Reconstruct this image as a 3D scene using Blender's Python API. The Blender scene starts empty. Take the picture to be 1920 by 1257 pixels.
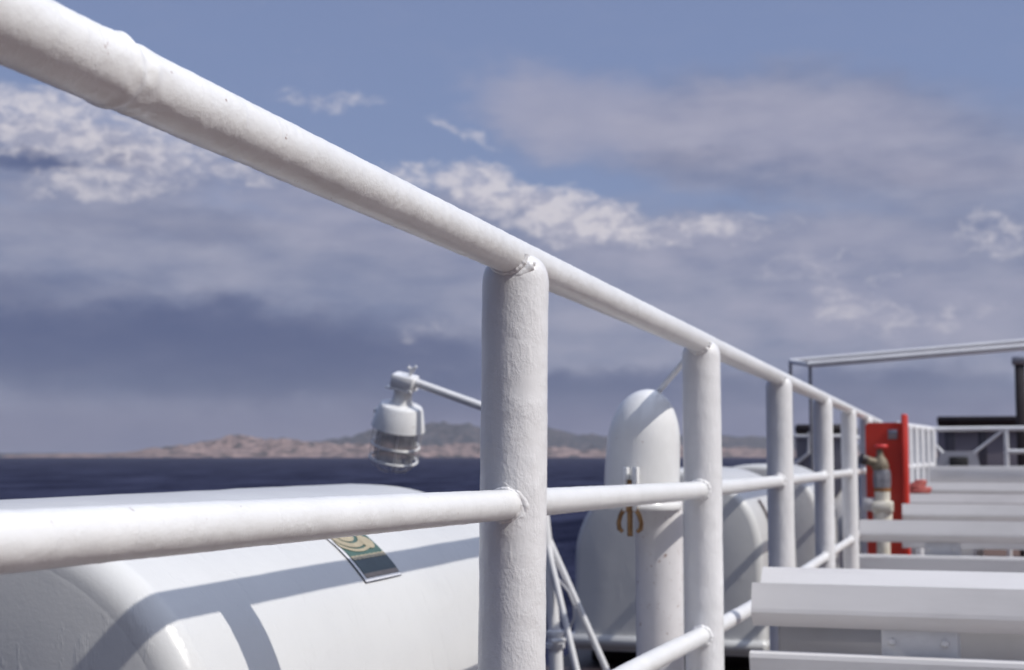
import bpy, math, random
from mathutils import Vector, noise
R = math.radians
random.seed(7)

# ------------------------------------------------------------------ camera
PSI, F = R(17.13), 2667.0                 # heading left of the rail line, focal length in photo pixels
HOR = 853.0
TH = math.atan((HOR - 628.5) / F)
EYE = 1.03
C0 = Vector((0, 0, EYE))
scene = bpy.context.scene
cam = bpy.data.cameras.new('camera')
camo = bpy.data.objects.new('camera', cam)
scene.collection.objects.link(camo)
camo.location = C0
camo.rotation_euler = (math.pi / 2 + TH, 0, PSI)
cam.sensor_width = 36.0
cam.lens = 36.0 * F / 1920
cam.clip_start, cam.clip_end = 0.05, 150000
cam.dof.use_dof = True
cam.dof.focus_distance = 1.42
cam.dof.aperture_fstop = 10.5
cam.dof.aperture_blades = 0
scene.camera = camo
_r = Vector((math.cos(PSI), math.sin(PSI), 0))
_f = Vector((-math.sin(PSI) * math.cos(TH), math.cos(PSI) * math.cos(TH), math.sin(TH)))
_u = Vector((math.sin(PSI) * math.sin(TH), -math.cos(PSI) * math.sin(TH), math.cos(TH)))
def ray(u, v): return (_f + _r * ((u - 960) / F) + _u * ((628.5 - v) / F))
def P(u, v, Y):                            # photo point -> world point on the cross-ship plane y = Y
    d = ray(u, v); return C0 + d * (Y / d.y)
def LAT(u, v, lat):                        # photo point -> world point on the fore-aft plane x = -lat
    d = ray(u, v); return C0 + d * (-lat / d.x)
def azel(u, v):
    d = ray(u, v).normalized(); return math.degrees(math.atan2(d.x, d.y)), math.degrees(math.asin(d.z))

D = 0.54                                   # railing plane: x = -D

# ------------------------------------------------------------------ light
SUN_AZ, SUN_EL = R(95), R(46)             # azimuth clockwise from +Y
scene.view_settings.view_transform = 'Standard'
scene.view_settings.look = 'None'
scene.view_settings.exposure = 0.16
scene.view_settings.gamma = 1.0
world = bpy.data.worlds.new('World'); scene.world = world
world.use_nodes = True
wt = world.node_tree; wt.nodes.clear()
def wn(t, **k):
    n = wt.nodes.new(t)
    for a, b in k.items(): setattr(n, a, b)
    return n
def wl(a, b): wt.links.new(a, b)
def wm(op, a, b=None, c=None, clamp=False):
    n = wn('ShaderNodeMath', operation=op, use_clamp=clamp)
    for i, x in enumerate((a, b, c)):
        if x is None: continue
        if isinstance(x, (int, float)): n.inputs[i].default_value = x
        else: wl(x, n.inputs[i])
    return n.outputs[0]
def wramp(x, lo, hi, smooth=True):
    n = wn('ShaderNodeMapRange', interpolation_type='SMOOTHSTEP' if smooth else 'LINEAR')
    wl(x, n.inputs[0]); n.inputs[1].default_value = lo; n.inputs[2].default_value = hi
    return n.outputs[0]
def wmix(fac, a, b):
    n = wn('ShaderNodeMix', data_type='RGBA')
    if isinstance(fac, (int, float)): n.inputs[0].default_value = fac
    else: wl(fac, n.inputs[0])
    for s, x in ((6, a), (7, b)):
        if isinstance(x, tuple): n.inputs[s].default_value = (*x, 1)
        else: wl(x, n.inputs[s])
    return n.outputs[2]
def lin(r, g, b, k=1.0):
    f = lambda c: (c / 255 / 12.92 if c / 255 <= .04045 else ((c / 255 + .055) / 1.055) ** 2.4) * k
    return (f(r), f(g), f(b))
BG = 0.1
tc = wn('ShaderNodeTexCoord')
sep = wn('ShaderNodeSeparateXYZ'); wl(tc.outputs['Generated'], sep.inputs[0])
AZ = wm('MULTIPLY', wm('ARCTAN2', sep.outputs[0], sep.outputs[1]), 180 / math.pi)
EL = wm('MULTIPLY', wm('ARCSINE', sep.outputs[2]), 180 / math.pi)
comb = wn('ShaderNodeCombineXYZ'); wl(AZ, comb.inputs[0]); wl(EL, comb.inputs[1])
def wnoise(scale, detail, rough, sy=1.0, seed=0.0, dist=0.0):
    mp = wn('ShaderNodeMapping'); wl(comb.outputs[0], mp.inputs[0])
    mp.inputs['Scale'].default_value = (scale, scale * sy, scale); mp.inputs['Location'].default_value = (seed, seed * .7, seed)
    n = wn('ShaderNodeTexNoise'); wl(mp.outputs[0], n.inputs['Vector'])
    n.inputs['Scale'].default_value = 1.0; n.inputs['Detail'].default_value = detail
    n.inputs['Roughness'].default_value = rough; n.inputs['Distortion'].default_value = dist
    return n.outputs['Fac']
nA = wnoise(.34, 6, .55, 2.8, 3.1)
nB = wnoise(.13, 4, .5, 2.6, 9.7)
nC = wnoise(1.2, 5, .6, 1.6, 21.3, .4)
warpx = wm('MULTIPLY', wm('SUBTRACT', nA, .5), 3.0)
warpy = wm('MULTIPLY', wm('SUBTRACT', wnoise(.5, 5, .55, 1.5, 14.2), .5), 1.8)
AZw, ELw = wm('ADD', AZ, warpx), wm('ADD', EL, warpy)
def blob(cx, cy, rx, ry, slope=0.0, amp=1.0):
    a0, e0 = azel(cx, cy)
    k = math.degrees(1 / F)
    da = wm('SUBTRACT', AZw, a0)
    de = wm('ADD', wm('SUBTRACT', ELw, e0), wm('MULTIPLY', da, slope))
    q = wm('ADD', wm('POWER', wm('ABSOLUTE', wm('DIVIDE', da, rx * k)), 2), wm('POWER', wm('ABSOLUTE', wm('DIVIDE', de, ry * k)), 2))
    return wm('MULTIPLY', wramp(q, 1.6, 0.0), amp)
def blobs(lst):
    acc = None
    for b in lst:
        o = blob(*b); acc = o if acc is None else wm('MAXIMUM', acc, o)
    return acc
sky = wn('ShaderNodeTexSky', sky_type='NISHITA', sun_disc=False, sun_elevation=SUN_EL, sun_rotation=SUN_AZ)
sky.air_density, sky.dust_density, sky.ozone_density = 1.0, .25, 1.5
# thin high veil over the blue
blue = wmix(.78, sky.outputs[0], lin(126, 141, 183, 1 / BG))
eh = lambda v: azel(960, v)[1]
# lavender stratus sheet
low = wramp(ELw, eh(300), eh(470))
bank = blobs([(1120, 225, 260, 120, .1, .62), (1520, 260, 480, 150, .08, .95), (1800, 330, 300, 160, .1, .8), (150, 330, 330, 100, .1, .9),
              (620, 380, 330, 70, .2, .8), (1050, 450, 500, 90, .1, .9), (300, 470, 500, 120, 0, 1.0)])
m1 = wramp(wm('ADD', wm('MAXIMUM', low, bank), wm('MULTIPLY', wm('SUBTRACT', nB, .5), .7)), .15, .95)
g = wramp(wm('ADD', wm('MULTIPLY', nA, .55), wm('MULTIPLY', nB, .45)), .36, .64, False)
grey = wmix(g, lin(122, 131, 162, 1 / BG), lin(160, 162, 183, 1 / BG))
col = wmix(wm('MULTIPLY', m1, .92), blue, grey)
# dark rain bands
dk = blobs([(380, 665, 640, 120, .02, .95), (1000, 740, 520, 70, 0, .9), (1650, 735, 480, 52, .02, .8), (90, 560, 260, 70, 0, .6),
            (1500, 318, 460, 55, .06, .42), (60, 300, 110, 30, .1, .8), (230, 300, 60, 20, 0, .7), (300, 420, 300, 40, 0, .35), (1180, 330, 130, 50, 0, .3)])
col = wmix(wm('MULTIPLY', wramp(wm('ADD', dk, wm('MULTIPLY', wm('SUBTRACT', nB, .5), .7)), .2, .95), .95), col, lin(68, 83, 126, 1 / BG))
# mauve air above the sea line
hz = wramp(wm('ABSOLUTE', wm('SUBTRACT', EL, .9)), 1.9, .3)
col = wmix(wm('MULTIPLY', hz, .72), col, lin(110, 112, 146, 1 / BG))
# soft paler crowns of the cloud bank on the right
soft = blobs([(1090, 215, 230, 90, .15, 1.0), (1480, 232, 340, 80, .08, .9), (1650, 580, 330, 80, 0, .8), (1750, 300, 240, 60, .1, .6), (600, 400, 420, 60, .25, .5), (1450, 470, 420, 60, 0, .6)])
col = wmix(wm('MULTIPLY', wramp(wm('ADD', soft, wm('MULTIPLY', wm('SUBTRACT', nA, .5), .8)), -.05, 1.25), .60), col, lin(172, 171, 192, 1 / BG))
# sunlit cumulus edges
br = blobs([(90, 225, 210, 75, .1, 1.0), (250, 270, 170, 60, .12, .95), (200, 345, 160, 34, 0, .75), (420, 325, 100, 28, .1, .7), (610, 185, 110, 24, .05, .62),
            (865, 248, 70, 18, .4, .6), (780, 325, 80, 20, .05, .75), (930, 362, 150, 50, .25, 1.15), (1080, 408, 170, 54, .16, 1.2),
            (1280, 430, 190, 34, .0, .78), (1420, 410, 80, 24, .1, .5), (1890, 440, 110, 42, .2, .66), (1620, 590, 120, 46, .25, .55), (1790, 590, 90, 42, -.2, .5),
            (790, 610, 70, 22, 0, .42), (1550, 500, 200, 40, .1, .4)])
m2 = wramp(wm('ADD', br, wm('MULTIPLY', wm('SUBTRACT', nC, .5), 1.35)), .22, 1.25)
col = wmix(wm('MULTIPLY', m2, .84), col, wmix(wramp(nC, .36, .62), lin(184, 183, 200, 1 / BG), lin(222, 217, 223, 1 / BG)))
# unseen bright cloud overhead, added on the sunny side as fill light
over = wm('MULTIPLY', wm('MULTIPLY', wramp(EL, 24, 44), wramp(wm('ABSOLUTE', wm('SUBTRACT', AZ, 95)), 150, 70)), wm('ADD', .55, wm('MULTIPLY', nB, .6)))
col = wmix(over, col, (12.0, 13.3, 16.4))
# sky deepens overhead; unseen sides and back darkened to cut fill light
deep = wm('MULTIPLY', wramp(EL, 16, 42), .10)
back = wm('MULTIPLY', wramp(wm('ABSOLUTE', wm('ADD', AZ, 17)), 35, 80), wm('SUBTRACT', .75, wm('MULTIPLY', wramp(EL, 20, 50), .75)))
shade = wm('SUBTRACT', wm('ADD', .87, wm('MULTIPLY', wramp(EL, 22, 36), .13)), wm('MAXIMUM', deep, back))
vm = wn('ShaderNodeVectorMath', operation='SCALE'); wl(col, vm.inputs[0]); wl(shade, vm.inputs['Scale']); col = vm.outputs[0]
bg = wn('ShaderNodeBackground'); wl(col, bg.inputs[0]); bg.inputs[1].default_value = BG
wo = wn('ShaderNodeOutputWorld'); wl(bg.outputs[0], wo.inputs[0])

sl = bpy.data.lights.new('sun', 'SUN'); sl.energy = 3.05; sl.angle = R(.53); sl.color = (1.0, .955, .885)
so = bpy.data.objects.new('sun', sl); scene.collection.objects.link(so)
sd = Vector((math.sin(SUN_AZ) * math.cos(SUN_EL), math.cos(SUN_AZ) * math.cos(SUN_EL), math.sin(SUN_EL)))
so.rotation_euler = sd.to_track_quat('Z', 'Y').to_euler(); so.location = sd * 30

# ------------------------------------------------------------------ materials
def mat(name, color, rough=.5, metal=0.0, spec=.5, coat=0.0):
    m = bpy.data.materials.new(name); m.use_nodes = True
    b = m.node_tree.nodes['Principled BSDF']
    b.inputs['Base Color'].default_value = (*color, 1); b.inputs['Roughness'].default_value = rough
    b.inputs['Metallic'].default_value = metal; b.inputs['Specular IOR Level'].default_value = spec
    b.inputs['Coat Weight'].default_value = coat
    return m
def nd(m, t, **k):
    n = m.node_tree.nodes.new(t)
    for a, b in k.items(): setattr(n, a, b)
    return n
def lk(m, a, b): m.node_tree.links.new(a, b)
def obnoise(m, scale, detail=4, rough=.55, sc=(1, 1, 1), src='Object'):
    t = nd(m, 'ShaderNodeTexCoord'); mp = nd(m, 'ShaderNodeMapping'); n = nd(m, 'ShaderNodeTexNoise')
    lk(m, t.outputs[src], mp.inputs[0]); mp.inputs['Scale'].default_value = sc
    lk(m, mp.outputs[0], n.inputs['Vector']); n.inputs['Scale'].default_value = scale
    n.inputs['Detail'].default_value = detail; n.inputs['Roughness'].default_value = rough
    return n.outputs['Fac']
def ramp(m, x, stops):
    n = nd(m, 'ShaderNodeValToRGB'); lk(m, x, n.inputs[0]); e = n.color_ramp.elements
    while len(e) > len(stops): e.remove(e[-1])
    while len(e) < len(stops): e.new(.5)
    for i, (p, c) in enumerate(stops): e[i].position = p; e[i].color = (*c, 1) if len(c) == 3 else c
    return n.outputs[0]
def mixc(m, fac, a, b):
    n = nd(m, 'ShaderNodeMix', data_type='RGBA')
    if isinstance(fac, float): n.inputs[0].default_value = fac
    else: lk(m, fac, n.inputs[0])
    for s, x in ((6, a), (7, b)):
        if isinstance(x, tuple): n.inputs[s].default_value = (*x, 1)
        else: lk(m, x, n.inputs[s])
    return n.outputs[2]
def bump(m, hs, strength=.3, dist=.002):
    b = m.node_tree.nodes['Principled BSDF']; prev = None
    for h, s, d in hs:
        n = nd(m, 'ShaderNodeBump'); lk(m, h, n.inputs['Height']); n.inputs['Strength'].default_value = s; n.inputs['Distance'].default_value = d
        if prev: lk(m, prev, n.inputs['Normal'])
        prev = n.outputs[0]
    lk(m, prev, b.inputs['Normal'])
def base(m, c): lk(m, c, m.node_tree.nodes['Principled BSDF'].inputs['Base Color'])
def rgh(m, c): lk(m, c, m.node_tree.nodes['Principled BSDF'].inputs['Roughness'])

RUST = (.22, .095, .055)
def paint(name, col, fine=1.0, rust=.70, stretch=(1, 1, 1), rough=.29, grime=.08):
    m = mat(name, col, rough)
    n1 = obnoise(m, 38, 6, .6, stretch)
    n2 = obnoise(m, 300, 5, .66, stretch)
    n3 = obnoise(m, 1500, 2, .5)
    dirt = ramp(m, obnoise(m, 9, 5, .62), [(.35, tuple(c * (1 - grime) for c in col)), (.65, col)])
    rs = ramp(m, obnoise(m, 46, 6, .72), [(rust, (0, 0, 0)), (rust + .045, (1, 1, 1))])
    base(m, mixc(m, rs, dirt, RUST))
    mk = nd(m, 'ShaderNodeMath', operation='MULTIPLY'); lk(m, n2, mk.inputs[0])
    lk(m, ramp(m, obnoise(m, 26, 4, .6), [(.40, (.12, .12, .12)), (.62, (1, 1, 1))]), mk.inputs[1])
    drip = ramp(m, obnoise(m, 70, 3, .5, (1, 1, .22)), [(.56, (0, 0, 0)), (.70, (1, 1, 1))])
    bump(m, [(n1, .30 * fine, .0022), (mk.outputs[0], .50 * fine, .0019), (drip, .25 * fine, .0014), (n3, .12 * fine, .0004)])
    return m
RAILPAINT = paint('white_rail_paint', (.80, .80, .80), .75, .672)
POSTPAINT = paint('white_post_paint', (.79, .785, .795), 1.3, .80, (1, 1, .55))
GEARPAINT = paint('white_gear_paint', (.78, .78, .79), .55, .70)
VENTPAINT = paint('white_vent_paint', (.80, .80, .80), .25, .66, rough=.2)
def gelcoat():
    m = mat('white_gelcoat', (.62, .62, .61), .24)
    base(m, ramp(m, obnoise(m, 3, 5, .6), [(.3, (.585, .585, .58)), (.7, (.64, .64, .63))]))
    bump(m, [(obnoise(m, 14, 4, .6), .12, .006), (ramp(m, obnoise(m, 24, 4, .6, (1, 1, .35)), [(.58, (0, 0, 0)), (.66, (1, 1, 1))]), .18, .002), (obnoise(m, 160, 3, .6), .16, .0012)])
    return m
GEL = gelcoat()
def plastic():
    m = mat('pale_grey_bench_plastic', (.60, .585, .585), .42)
    base(m, ramp(m, obnoise(m, 6, 6, .65, (.25, 1, 1)), [(.3, (.58, .565, .565)), (.5, (.66, .645, .645)), (.7, (.70, .685, .685))]))
    bump(m, [(obnoise(m, 60, 4, .6, (.08, 1, 1)), .12, .001), (obnoise(m, 700, 2, .5), .08, .0003)])
    return m
BENCH = plastic()
PANEL = mat('gap_shade_panel', (.30, .30, .33), .45)  # darker than the slats: shade of the bench gap put into the colour
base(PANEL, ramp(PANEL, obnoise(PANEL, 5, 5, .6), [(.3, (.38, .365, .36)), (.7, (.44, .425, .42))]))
BRACKET = mat('pale_grey_bracket_paint', (.66, .66, .665), .4)
base(BRACKET, ramp(BRACKET, obnoise(BRACKET, 18, 5, .65), [(.3, (.68, .675, .68)), (.65, (.76, .76, .765))]))
def simple(name, c1, c2, scale=20, rough=.5, metal=0.0, b=.1):
    m = mat(name, c1, rough, metal)
    base(m, ramp(m, obnoise(m, scale, 5, .62), [(.32, c1), (.68, c2)]))
    bump(m, [(obnoise(m, scale * 6, 4, .6), b, .002)])
    return m
BRASS = simple('weathered_bronze', (.16, .085, .04), (.36, .22, .11), 60, .42, .7, .3)
VERDI = simple('dull_brass_valve', (.10, .085, .06), (.27, .225, .165), 40, .6, .25, .3)
STEEL = simple('grey_steel', (.22, .22, .25), (.36, .36, .40), 30, .4, .6)
DARK = simple('dark_brown_paint', (.018, .012, .014), (.035, .024, .026), 6, .5)
REDP = simple('red_box_paint', (.54, .032, .018), (.62, .044, .026), 5, .35, 0, .06)
REDB = simple('bright_red_wheel', (.70, .03, .03), (.8, .06, .05), 30, .35)
HOSE = simple('orange_red_hose', (.40, .075, .06), (.50, .12, .10), 40, .6)
CREAM = simple('cream_pipe_paint', (.62, .58, .48), (.74, .71, .64), 24, .4)
HOUSE = simple('grey_deckhouse_paint', (.22, .195, .225), (.28, .25, .28), 1.2, .5)
WHITE_FAR = simple('white_far_paint', (.66, .66, .69), (.76, .76, .78), 6, .4)
ROPE = simple('grey_wire_rope', (.36, .36, .38), (.5, .5, .52), 120, .5)
DECKM = simple('deck_paint', (.12, .075, .062), (.16, .105, .09), 2.5, .7)
WAYM = simple('dark_waterway_paint', (.022, .014, .016), (.04, .026, .028), 4, .6)
GREEN = mat('sticker_green', (.055, .115, .09), .45); DGREEN = mat('sticker_dark_green', (.05, .075, .078), .4)
GOLD = mat('sticker_gold', (.42, .36, .24), .45); TAN = mat('sticker_tan', (.30, .24, .19), .35); SWHITE = mat('sticker_white', (.72, .72, .74), .3); SDARK = mat('sticker_edge', (.05, .05, .08), .4)
for m_, k in ((GREEN, .3), (DGREEN, .3), (GOLD, .25), (TAN, .3), (SWHITE, .1), (SDARK, .3)):
    c = m_.node_tree.nodes['Principled BSDF'].inputs['Base Color'].default_value[:3]
    base(m_, ramp(m_, obnoise(m_, 60, 4, .6), [(.3, tuple(x * (1 - k) for x in c)), (.7, c)]))
BLACK = mat('black_recess', (.01, .01, .012), .7)
base(BLACK, ramp(BLACK, obnoise(BLACK, 10), [(.3, (.008, .008, .01)), (.7, (.016, .014, .016))]))
def glass():
    m = mat('ribbed_lamp_glass', (.46, .45, .44), .22)
    b = m.node_tree.nodes['Principled BSDF']; b.inputs['Alpha'].default_value = .48
    bump(m, [(obnoise(m, 30, 2, .5, (1, 1, .05)), .3, .004)])
    return m
GLASS = glass()

# ------------------------------------------------------------------ mesh helpers
col_ = scene.collection
class MB:
    def __init__(s): s.v, s.f = [], []
    def add(s, vs, fs):
        o = len(s.v); s.v += [Vector(p) for p in vs]; s.f += [tuple(i + o for i in f) for f in fs]; return s
    def rings(s, rings, cap=True, close=True):
        n = len(rings[0]); vs = [p for r in rings for p in r]; fs = []
        for i in range(len(rings) - 1):
            for j in range(n if close else n - 1):
                k = (j + 1) % n
                fs.append((i * n + j, i * n + k, (i + 1) * n + k, (i + 1) * n + j))
        if cap and close:
            fs.append(tuple(reversed(range(n)))); fs.append(tuple((len(rings) - 1) * n + j for j in range(n)))
        return s.add(vs, fs)
    def tube(s, pts, r, n=16, cap=True, fn=None):
        pts = [Vector(p) for p in pts]; rr = r if isinstance(r, (list, tuple)) else [r] * len(pts)
        prev = None; out = []
        for i, p in enumerate(pts):
            a = pts[max(i - 1, 0)]; b = pts[min(i + 1, len(pts) - 1)]
            t = (b - a).normalized()
            if prev is None:
                x = t.cross(Vector((0, 0, 1)))
                if x.length < 1e-3: x = t.cross(Vector((0, 1, 0)))
                x.normalize()
            else:
                x = prev - t * prev.dot(t); x.normalize()
            prev = x; y = t.cross(x)
            out.append([p + (x * math.cos(2 * math.pi * j / n) + y * math.sin(2 * math.pi * j / n)) * (rr[i] + (fn(i, j, p) if fn else 0)) for j in range(n)])
        return s.rings(out, cap)
    def lathe(s, c, prof, n=28, axis=Vector((0, 0, 1)), fn=None):
        axis = Vector(axis).normalized(); x = axis.cross(Vector((0, 1, 0)))
        if x.length < 1e-3: x = axis.cross(Vector((1, 0, 0)))
        x.normalize(); y = axis.cross(x); c = Vector(c)
        rs = []
        for (r, h) in prof:
            rs.append([c + axis * h + (x * math.cos(2 * math.pi * j / n) + y * math.sin(2 * math.pi * j / n)) * (max(r, 1e-5) + (fn(j / n, h) if fn else 0)) for j in range(n)])
        return s.rings(rs, True)
    def box(s, lo, hi, bev=0.0, M=None):
        lo, hi = Vector(lo), Vector(hi)
        b = min(bev, *(0.49 * (hi[i] - lo[i]) for i in range(3))) if bev else 0
        if not b:
            vs = [(x, y, z) for z in (lo.z, hi.z) for y in (lo.y, hi.y) for x in (lo.x, hi.x)]
            fs = [(0, 2, 3, 1), (4, 5, 7, 6), (0, 1, 5, 4), (2, 6, 7, 3), (0, 4, 6, 2), (1, 3, 7, 5)]
        else:
            def ring(i, z):
                x0, y0, x1, y1 = lo.x + i, lo.y + i, hi.x - i, hi.y - i
                c = b - i if i < b else 0
                c = b * .9
                return [(x0 + c, y0, z), (x1 - c, y0, z), (x1, y0 + c, z), (x1, y1 - c, z), (x1 - c, y1, z), (x0 + c, y1, z), (x0, y1 - c, z), (x0, y0 + c, z)]
            rr = [ring(b * .6, lo.z), ring(0, lo.z + b), ring(0, hi.z - b), ring(b * .6, hi.z)]
            if M: rr = [[M @ Vector(p) for p in r] for r in rr]
            return s.rings(rr)
        if M: vs = [M @ Vector(p) for p in vs]
        return s.add(vs, fs)
    def prism(s, poly, ax, a, b):           # closed outline in the plane normal to ax, swept from a to b
        def pt(p, t): return {'x': (t, p[0], p[1]), 'y': (p[0], t, p[1]), 'z': (p[0], p[1], t)}[ax]
        return s.rings([[pt(p, a) for p in poly], [pt(p, b) for p in poly]])
    def build(s, name, m, parent=None, smooth=True, angle=38, origin=None):
        me = bpy.data.meshes.new(name)
        o = Vector(origin) if origin is not None else (parent.location.copy() if parent is not None else Vector())
        me.from_pydata([v - o for v in s.v], [], s.f); me.update()
        import bmesh
        bm = bmesh.new(); bm.from_mesh(me); bmesh.ops.recalc_face_normals(bm, faces=bm.faces); bm.to_mesh(me); bm.free()
        if smooth:
            me.polygons.foreach_set('use_smooth', [True] * len(me.polygons)); me.set_sharp_from_angle(angle=R(angle))
        me.materials.append(m)
        ob = bpy.data.objects.new(name, me); col_.objects.link(ob)
        if parent is not None:
            ob.parent = parent; ob.location = o - world_loc(parent)
        else: ob.location = o
        return ob
def world_loc(o):
    l = o.location.copy()
    while o.parent is not None: o = o.parent; l += o.location
    return l
def tag(o, label=None, cat=None, group=None, kind=None):
    if label: o['label'] = label
    if cat: o['category'] = cat
    if group: o['group'] = group
    if kind: o['kind'] = kind
    return o
def thing(name, loc, label, cat, group=None):
    o = bpy.data.objects.new(name, None); o.empty_display_size = .1; col_.objects.link(o); o.location = loc
    return tag(o, label, cat, group)
def part(mb, name, m, parent, **k):
    return mb.build(name, m, parent, origin=world_loc(parent), **k)
def copy_tree(o, parent=None):
    c = o.copy(); col_.objects.link(c)
    if parent is not None: c.parent = parent
    for ch in list(o.children): copy_tree(ch, c)
    return c
def nz(p, s, seed=0): return noise.noise(Vector((p[0] * s + seed, p[1] * s + seed * .37, p[2] * s - seed)))

# ------------------------------------------------------------------ setting: sea, far shore, decks
SEA = EYE - 10
def sea_material():
    m = mat('sea_water', (.03, .036, .10), .6, 0, 0.0)
    n1 = obnoise(m, .35, 8, .62, (1, .45, 1)); n2 = obnoise(m, .05, 6, .6, (1, .35, 1)); n3 = obnoise(m, 1.6, 5, .6, (1, .6, 1))
    base(m, ramp(m, obnoise(m, .07, 10, .72, (1, .3, 1)), [(.36, (.007, .009, .024)), (.64, (.050, .056, .104))]))
    bump(m, [(n2, .8, 4.0), (n1, .9, 1.2), (n3, .7, .25)])
    return m
mb = MB(); S = 70000
mb.add([(-S, -S, SEA), (S, -S, SEA), (S, S, SEA), (-S, S, SEA)], [(0, 1, 2, 3)])
tag(mb.build('sea', sea_material(), smooth=False), kind='structure')

def rock_material(name, veg, rockc, bias):
    m = mat(name, rockc, .9, 0, .2)
    a = obnoise(m, .018, 7, .70, (1, 1, 1.6)); b = obnoise(m, .03, 6, .72)
    c1 = ramp(m, a, [(bias - .035, veg), (bias + .035, rockc)])
    c2 = ramp(m, b, [(.40, (.50, .49, .50)), (.60, (1, 1, 1))])
    n = nd(m, 'ShaderNodeMix', data_type='RGBA', blend_type='MULTIPLY'); n.inputs[0].default_value = .8
    lk(m, c1, n.inputs[6]); lk(m, c2, n.inputs[7]); base(m, n.outputs[2])
    bump(m, [(b, 1.0, 9.0)])
    return m
def lerp_profile(pr, x):
    for (a, ha), (b, hb) in zip(pr, pr[1:]):
        if x <= b: t = max(0, (x - a) / (b - a)); return ha + (hb - ha) * t
    return pr[-1][1]
def shore(name, pr, r0, depth, m, rough, step, label=None):
    us = [-160 + step * i for i in range(int(2000 / step))]
    nr = 16; rings = []
    for u in us:
        d = ray(u, HOR); d.z = 0; d.normalize()
        hp = lerp_profile(pr, u) / F * r0
        row = []
        for i in range(nr + 1):
            t = i / nr
            rr = r0 + depth * t + 60 * nz((u * .02, t, 0), 1.0, 5)
            s = math.sin(min(1, t * 1.55) * math.pi / 2) ** .8 if t < .65 else math.cos((t - .65) / .35 * math.pi / 2)
            pp = d * rr
            h = hp * s * (1 + rough * (noise.fractal(Vector((pp.x * .004, pp.y * .004, 1.3)), .8, 2.2, 5))) + (hp * rough * .35 * s * nz((pp.x, pp.y, 0), .02, 3))
            row.append((pp.x, pp.y, SEA - 3 + max(0, h + 3) if hp > 0.4 else SEA - 6))
        rings.append(row)
    b = MB(); b.rings(rings, cap=False, close=False)
    return tag(b.build(name, m, angle=60), kind='structure')
shore('far_ridge', [(-160, 7), (60, 6), (180, 5), (300, 9), (480, 18), (560, 24), (650, 42), (720, 53), (800, 62), (900, 60), (1000, 56), (1100, 42), (1180, 36), (1350, 38), (1440, 36), (1600, 24), (1840, 10)],
      8200, 1600, rock_material('distant_ridge_scrub', (.04, .045, .06), (.14, .115, .12), .54), .30, 5)
shore('rocky_shore', [(-160, 0), (0, 0), (15, 3), (80, 5), (140, 6), (200, 6), (250, 10), (300, 14), (340, 20), (400, 28), (450, 33), (480, 28), (560, 30), (590, 21), (650, 26), (720, 26), (800, 27), (900, 22), (1000, 20), (1140, 18), (1430, 17), (1600, 12), (1840, 6)],
      5600, 1100, rock_material('pink_granite_scrub', (.055, .052, .055), (.37, .262, .238), .48), .62, 3)

mb = MB(); mb.box((-D + .03, -4, -.06), (9, 30, 0)); tag(mb.build('deck', DECKM, smooth=False), kind='structure')
LEDGE = -3.6 * D
mb = MB(); mb.box((LEDGE, -4, -.12), (-D - .03, 30, -.01)); tag(mb.build('waterway', WAYM, smooth=False), kind='structure')
mb = MB(); mb.box((LEDGE - .01, -6, SEA - 1), (12, 32, -.12)); tag(mb.build('ship_hull', simple('white_hull_paint', (.6, .6, .62), (.7, .7, .71), .6), smooth=False),
    'white steel hull side under the open deck', 'hull')

# ------------------------------------------------------------------ railing
RT, RM, RP = .0242, .0190, .0432
PY = [.30, 1.768, 3.214, 4.741, 6.40, 8.05, 9.75, 11.4]       # posts along the straight run
def smooth_profile(pr, y): return sum(lerp_profile(pr, y + d) for d in (-.3, -.15, 0, .15, .3)) / 5
TT = [(-2, 1.292), (.2, 1.292), (1.8, 1.287), (4, 1.284), (8.5, 1.281), (12, 1.281)]
TM = [(-2, .997), (.72, .979), (1.77, .9665), (3.2, .951), (4.7, .944), (6.4, .937), (9, .926), (12, .92)]
TL = [(-2, .69), (1.77, .668), (2.53, .654), (3.25, .627), (4.1, .606), (6.3, .588), (8.5, .560), (12, .55)]
def zt(y): return smooth_profile(TT, y)
def zm(y): return smooth_profile(TM, y)
def zl(y): return smooth_profile(TL, y)
railing = thing('railing', (-D, PY[1], 0), 'white painted pipe railing running beside the sea into the distance', 'railing')
YE = PY[-1] + .2
def rail_tube(zf, r, y0, y1, joint=None, amp=.0004, n=40, step=.006, near=3.4):
    pts, rad = [], []
    y = y0
    while y < y1:
        pts.append((-D, y, zf(y))); k = r
        if joint is not None:
            d = y - joint
            k = r * (1.030 if d < 0 else 1.0)
            k += .0022 * math.exp(-(d / .006) ** 2) - .0012 * math.exp(-((d - .011) / .005) ** 2)
            k += .0009 * math.exp(-((d - .02) / .012) ** 2)
        rad.append(k)
        y += step if y < near else .12
    pts.append((-D, y1, zf(y1))); rad.append(r)
    def fn(i, j, p):
        a = 2 * math.pi * j / n
        q = (p.y, math.cos(a) * r, math.sin(a) * r)
        j2 = 0
        if joint is not None:
            d = p.y - joint; j2 = .0030 * nz(q, 75, 4) * math.exp(-((d - .012) / .022) ** 2)
        return amp * nz(q, 55, 2) + amp * .6 * nz(q, 170, 8) + amp * 1.2 * nz(q, 14, 1) + j2
    b = MB(); b.tube(pts, rad, n, fn=fn); return b
JY = LAT(205, 130, D).y
part(rail_tube(zt, RT, .25, YE, JY, .00045, 64, .0032), 'top_rail', RAILPAINT, railing, angle=80)
part(rail_tube(zm, RM, .25, YE, None, .0003, 44), 'middle_rail', RAILPAINT, railing, angle=80)
part(rail_tube(zl, RM, .25, YE, None, .0005, 24), 'lower_rail', RAILPAINT, railing, angle=80)
part(rail_tube(lambda y: .14, RM, .25, YE, None, .0005, 16), 'bottom_rail', RAILPAINT, railing, angle=80)
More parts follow.
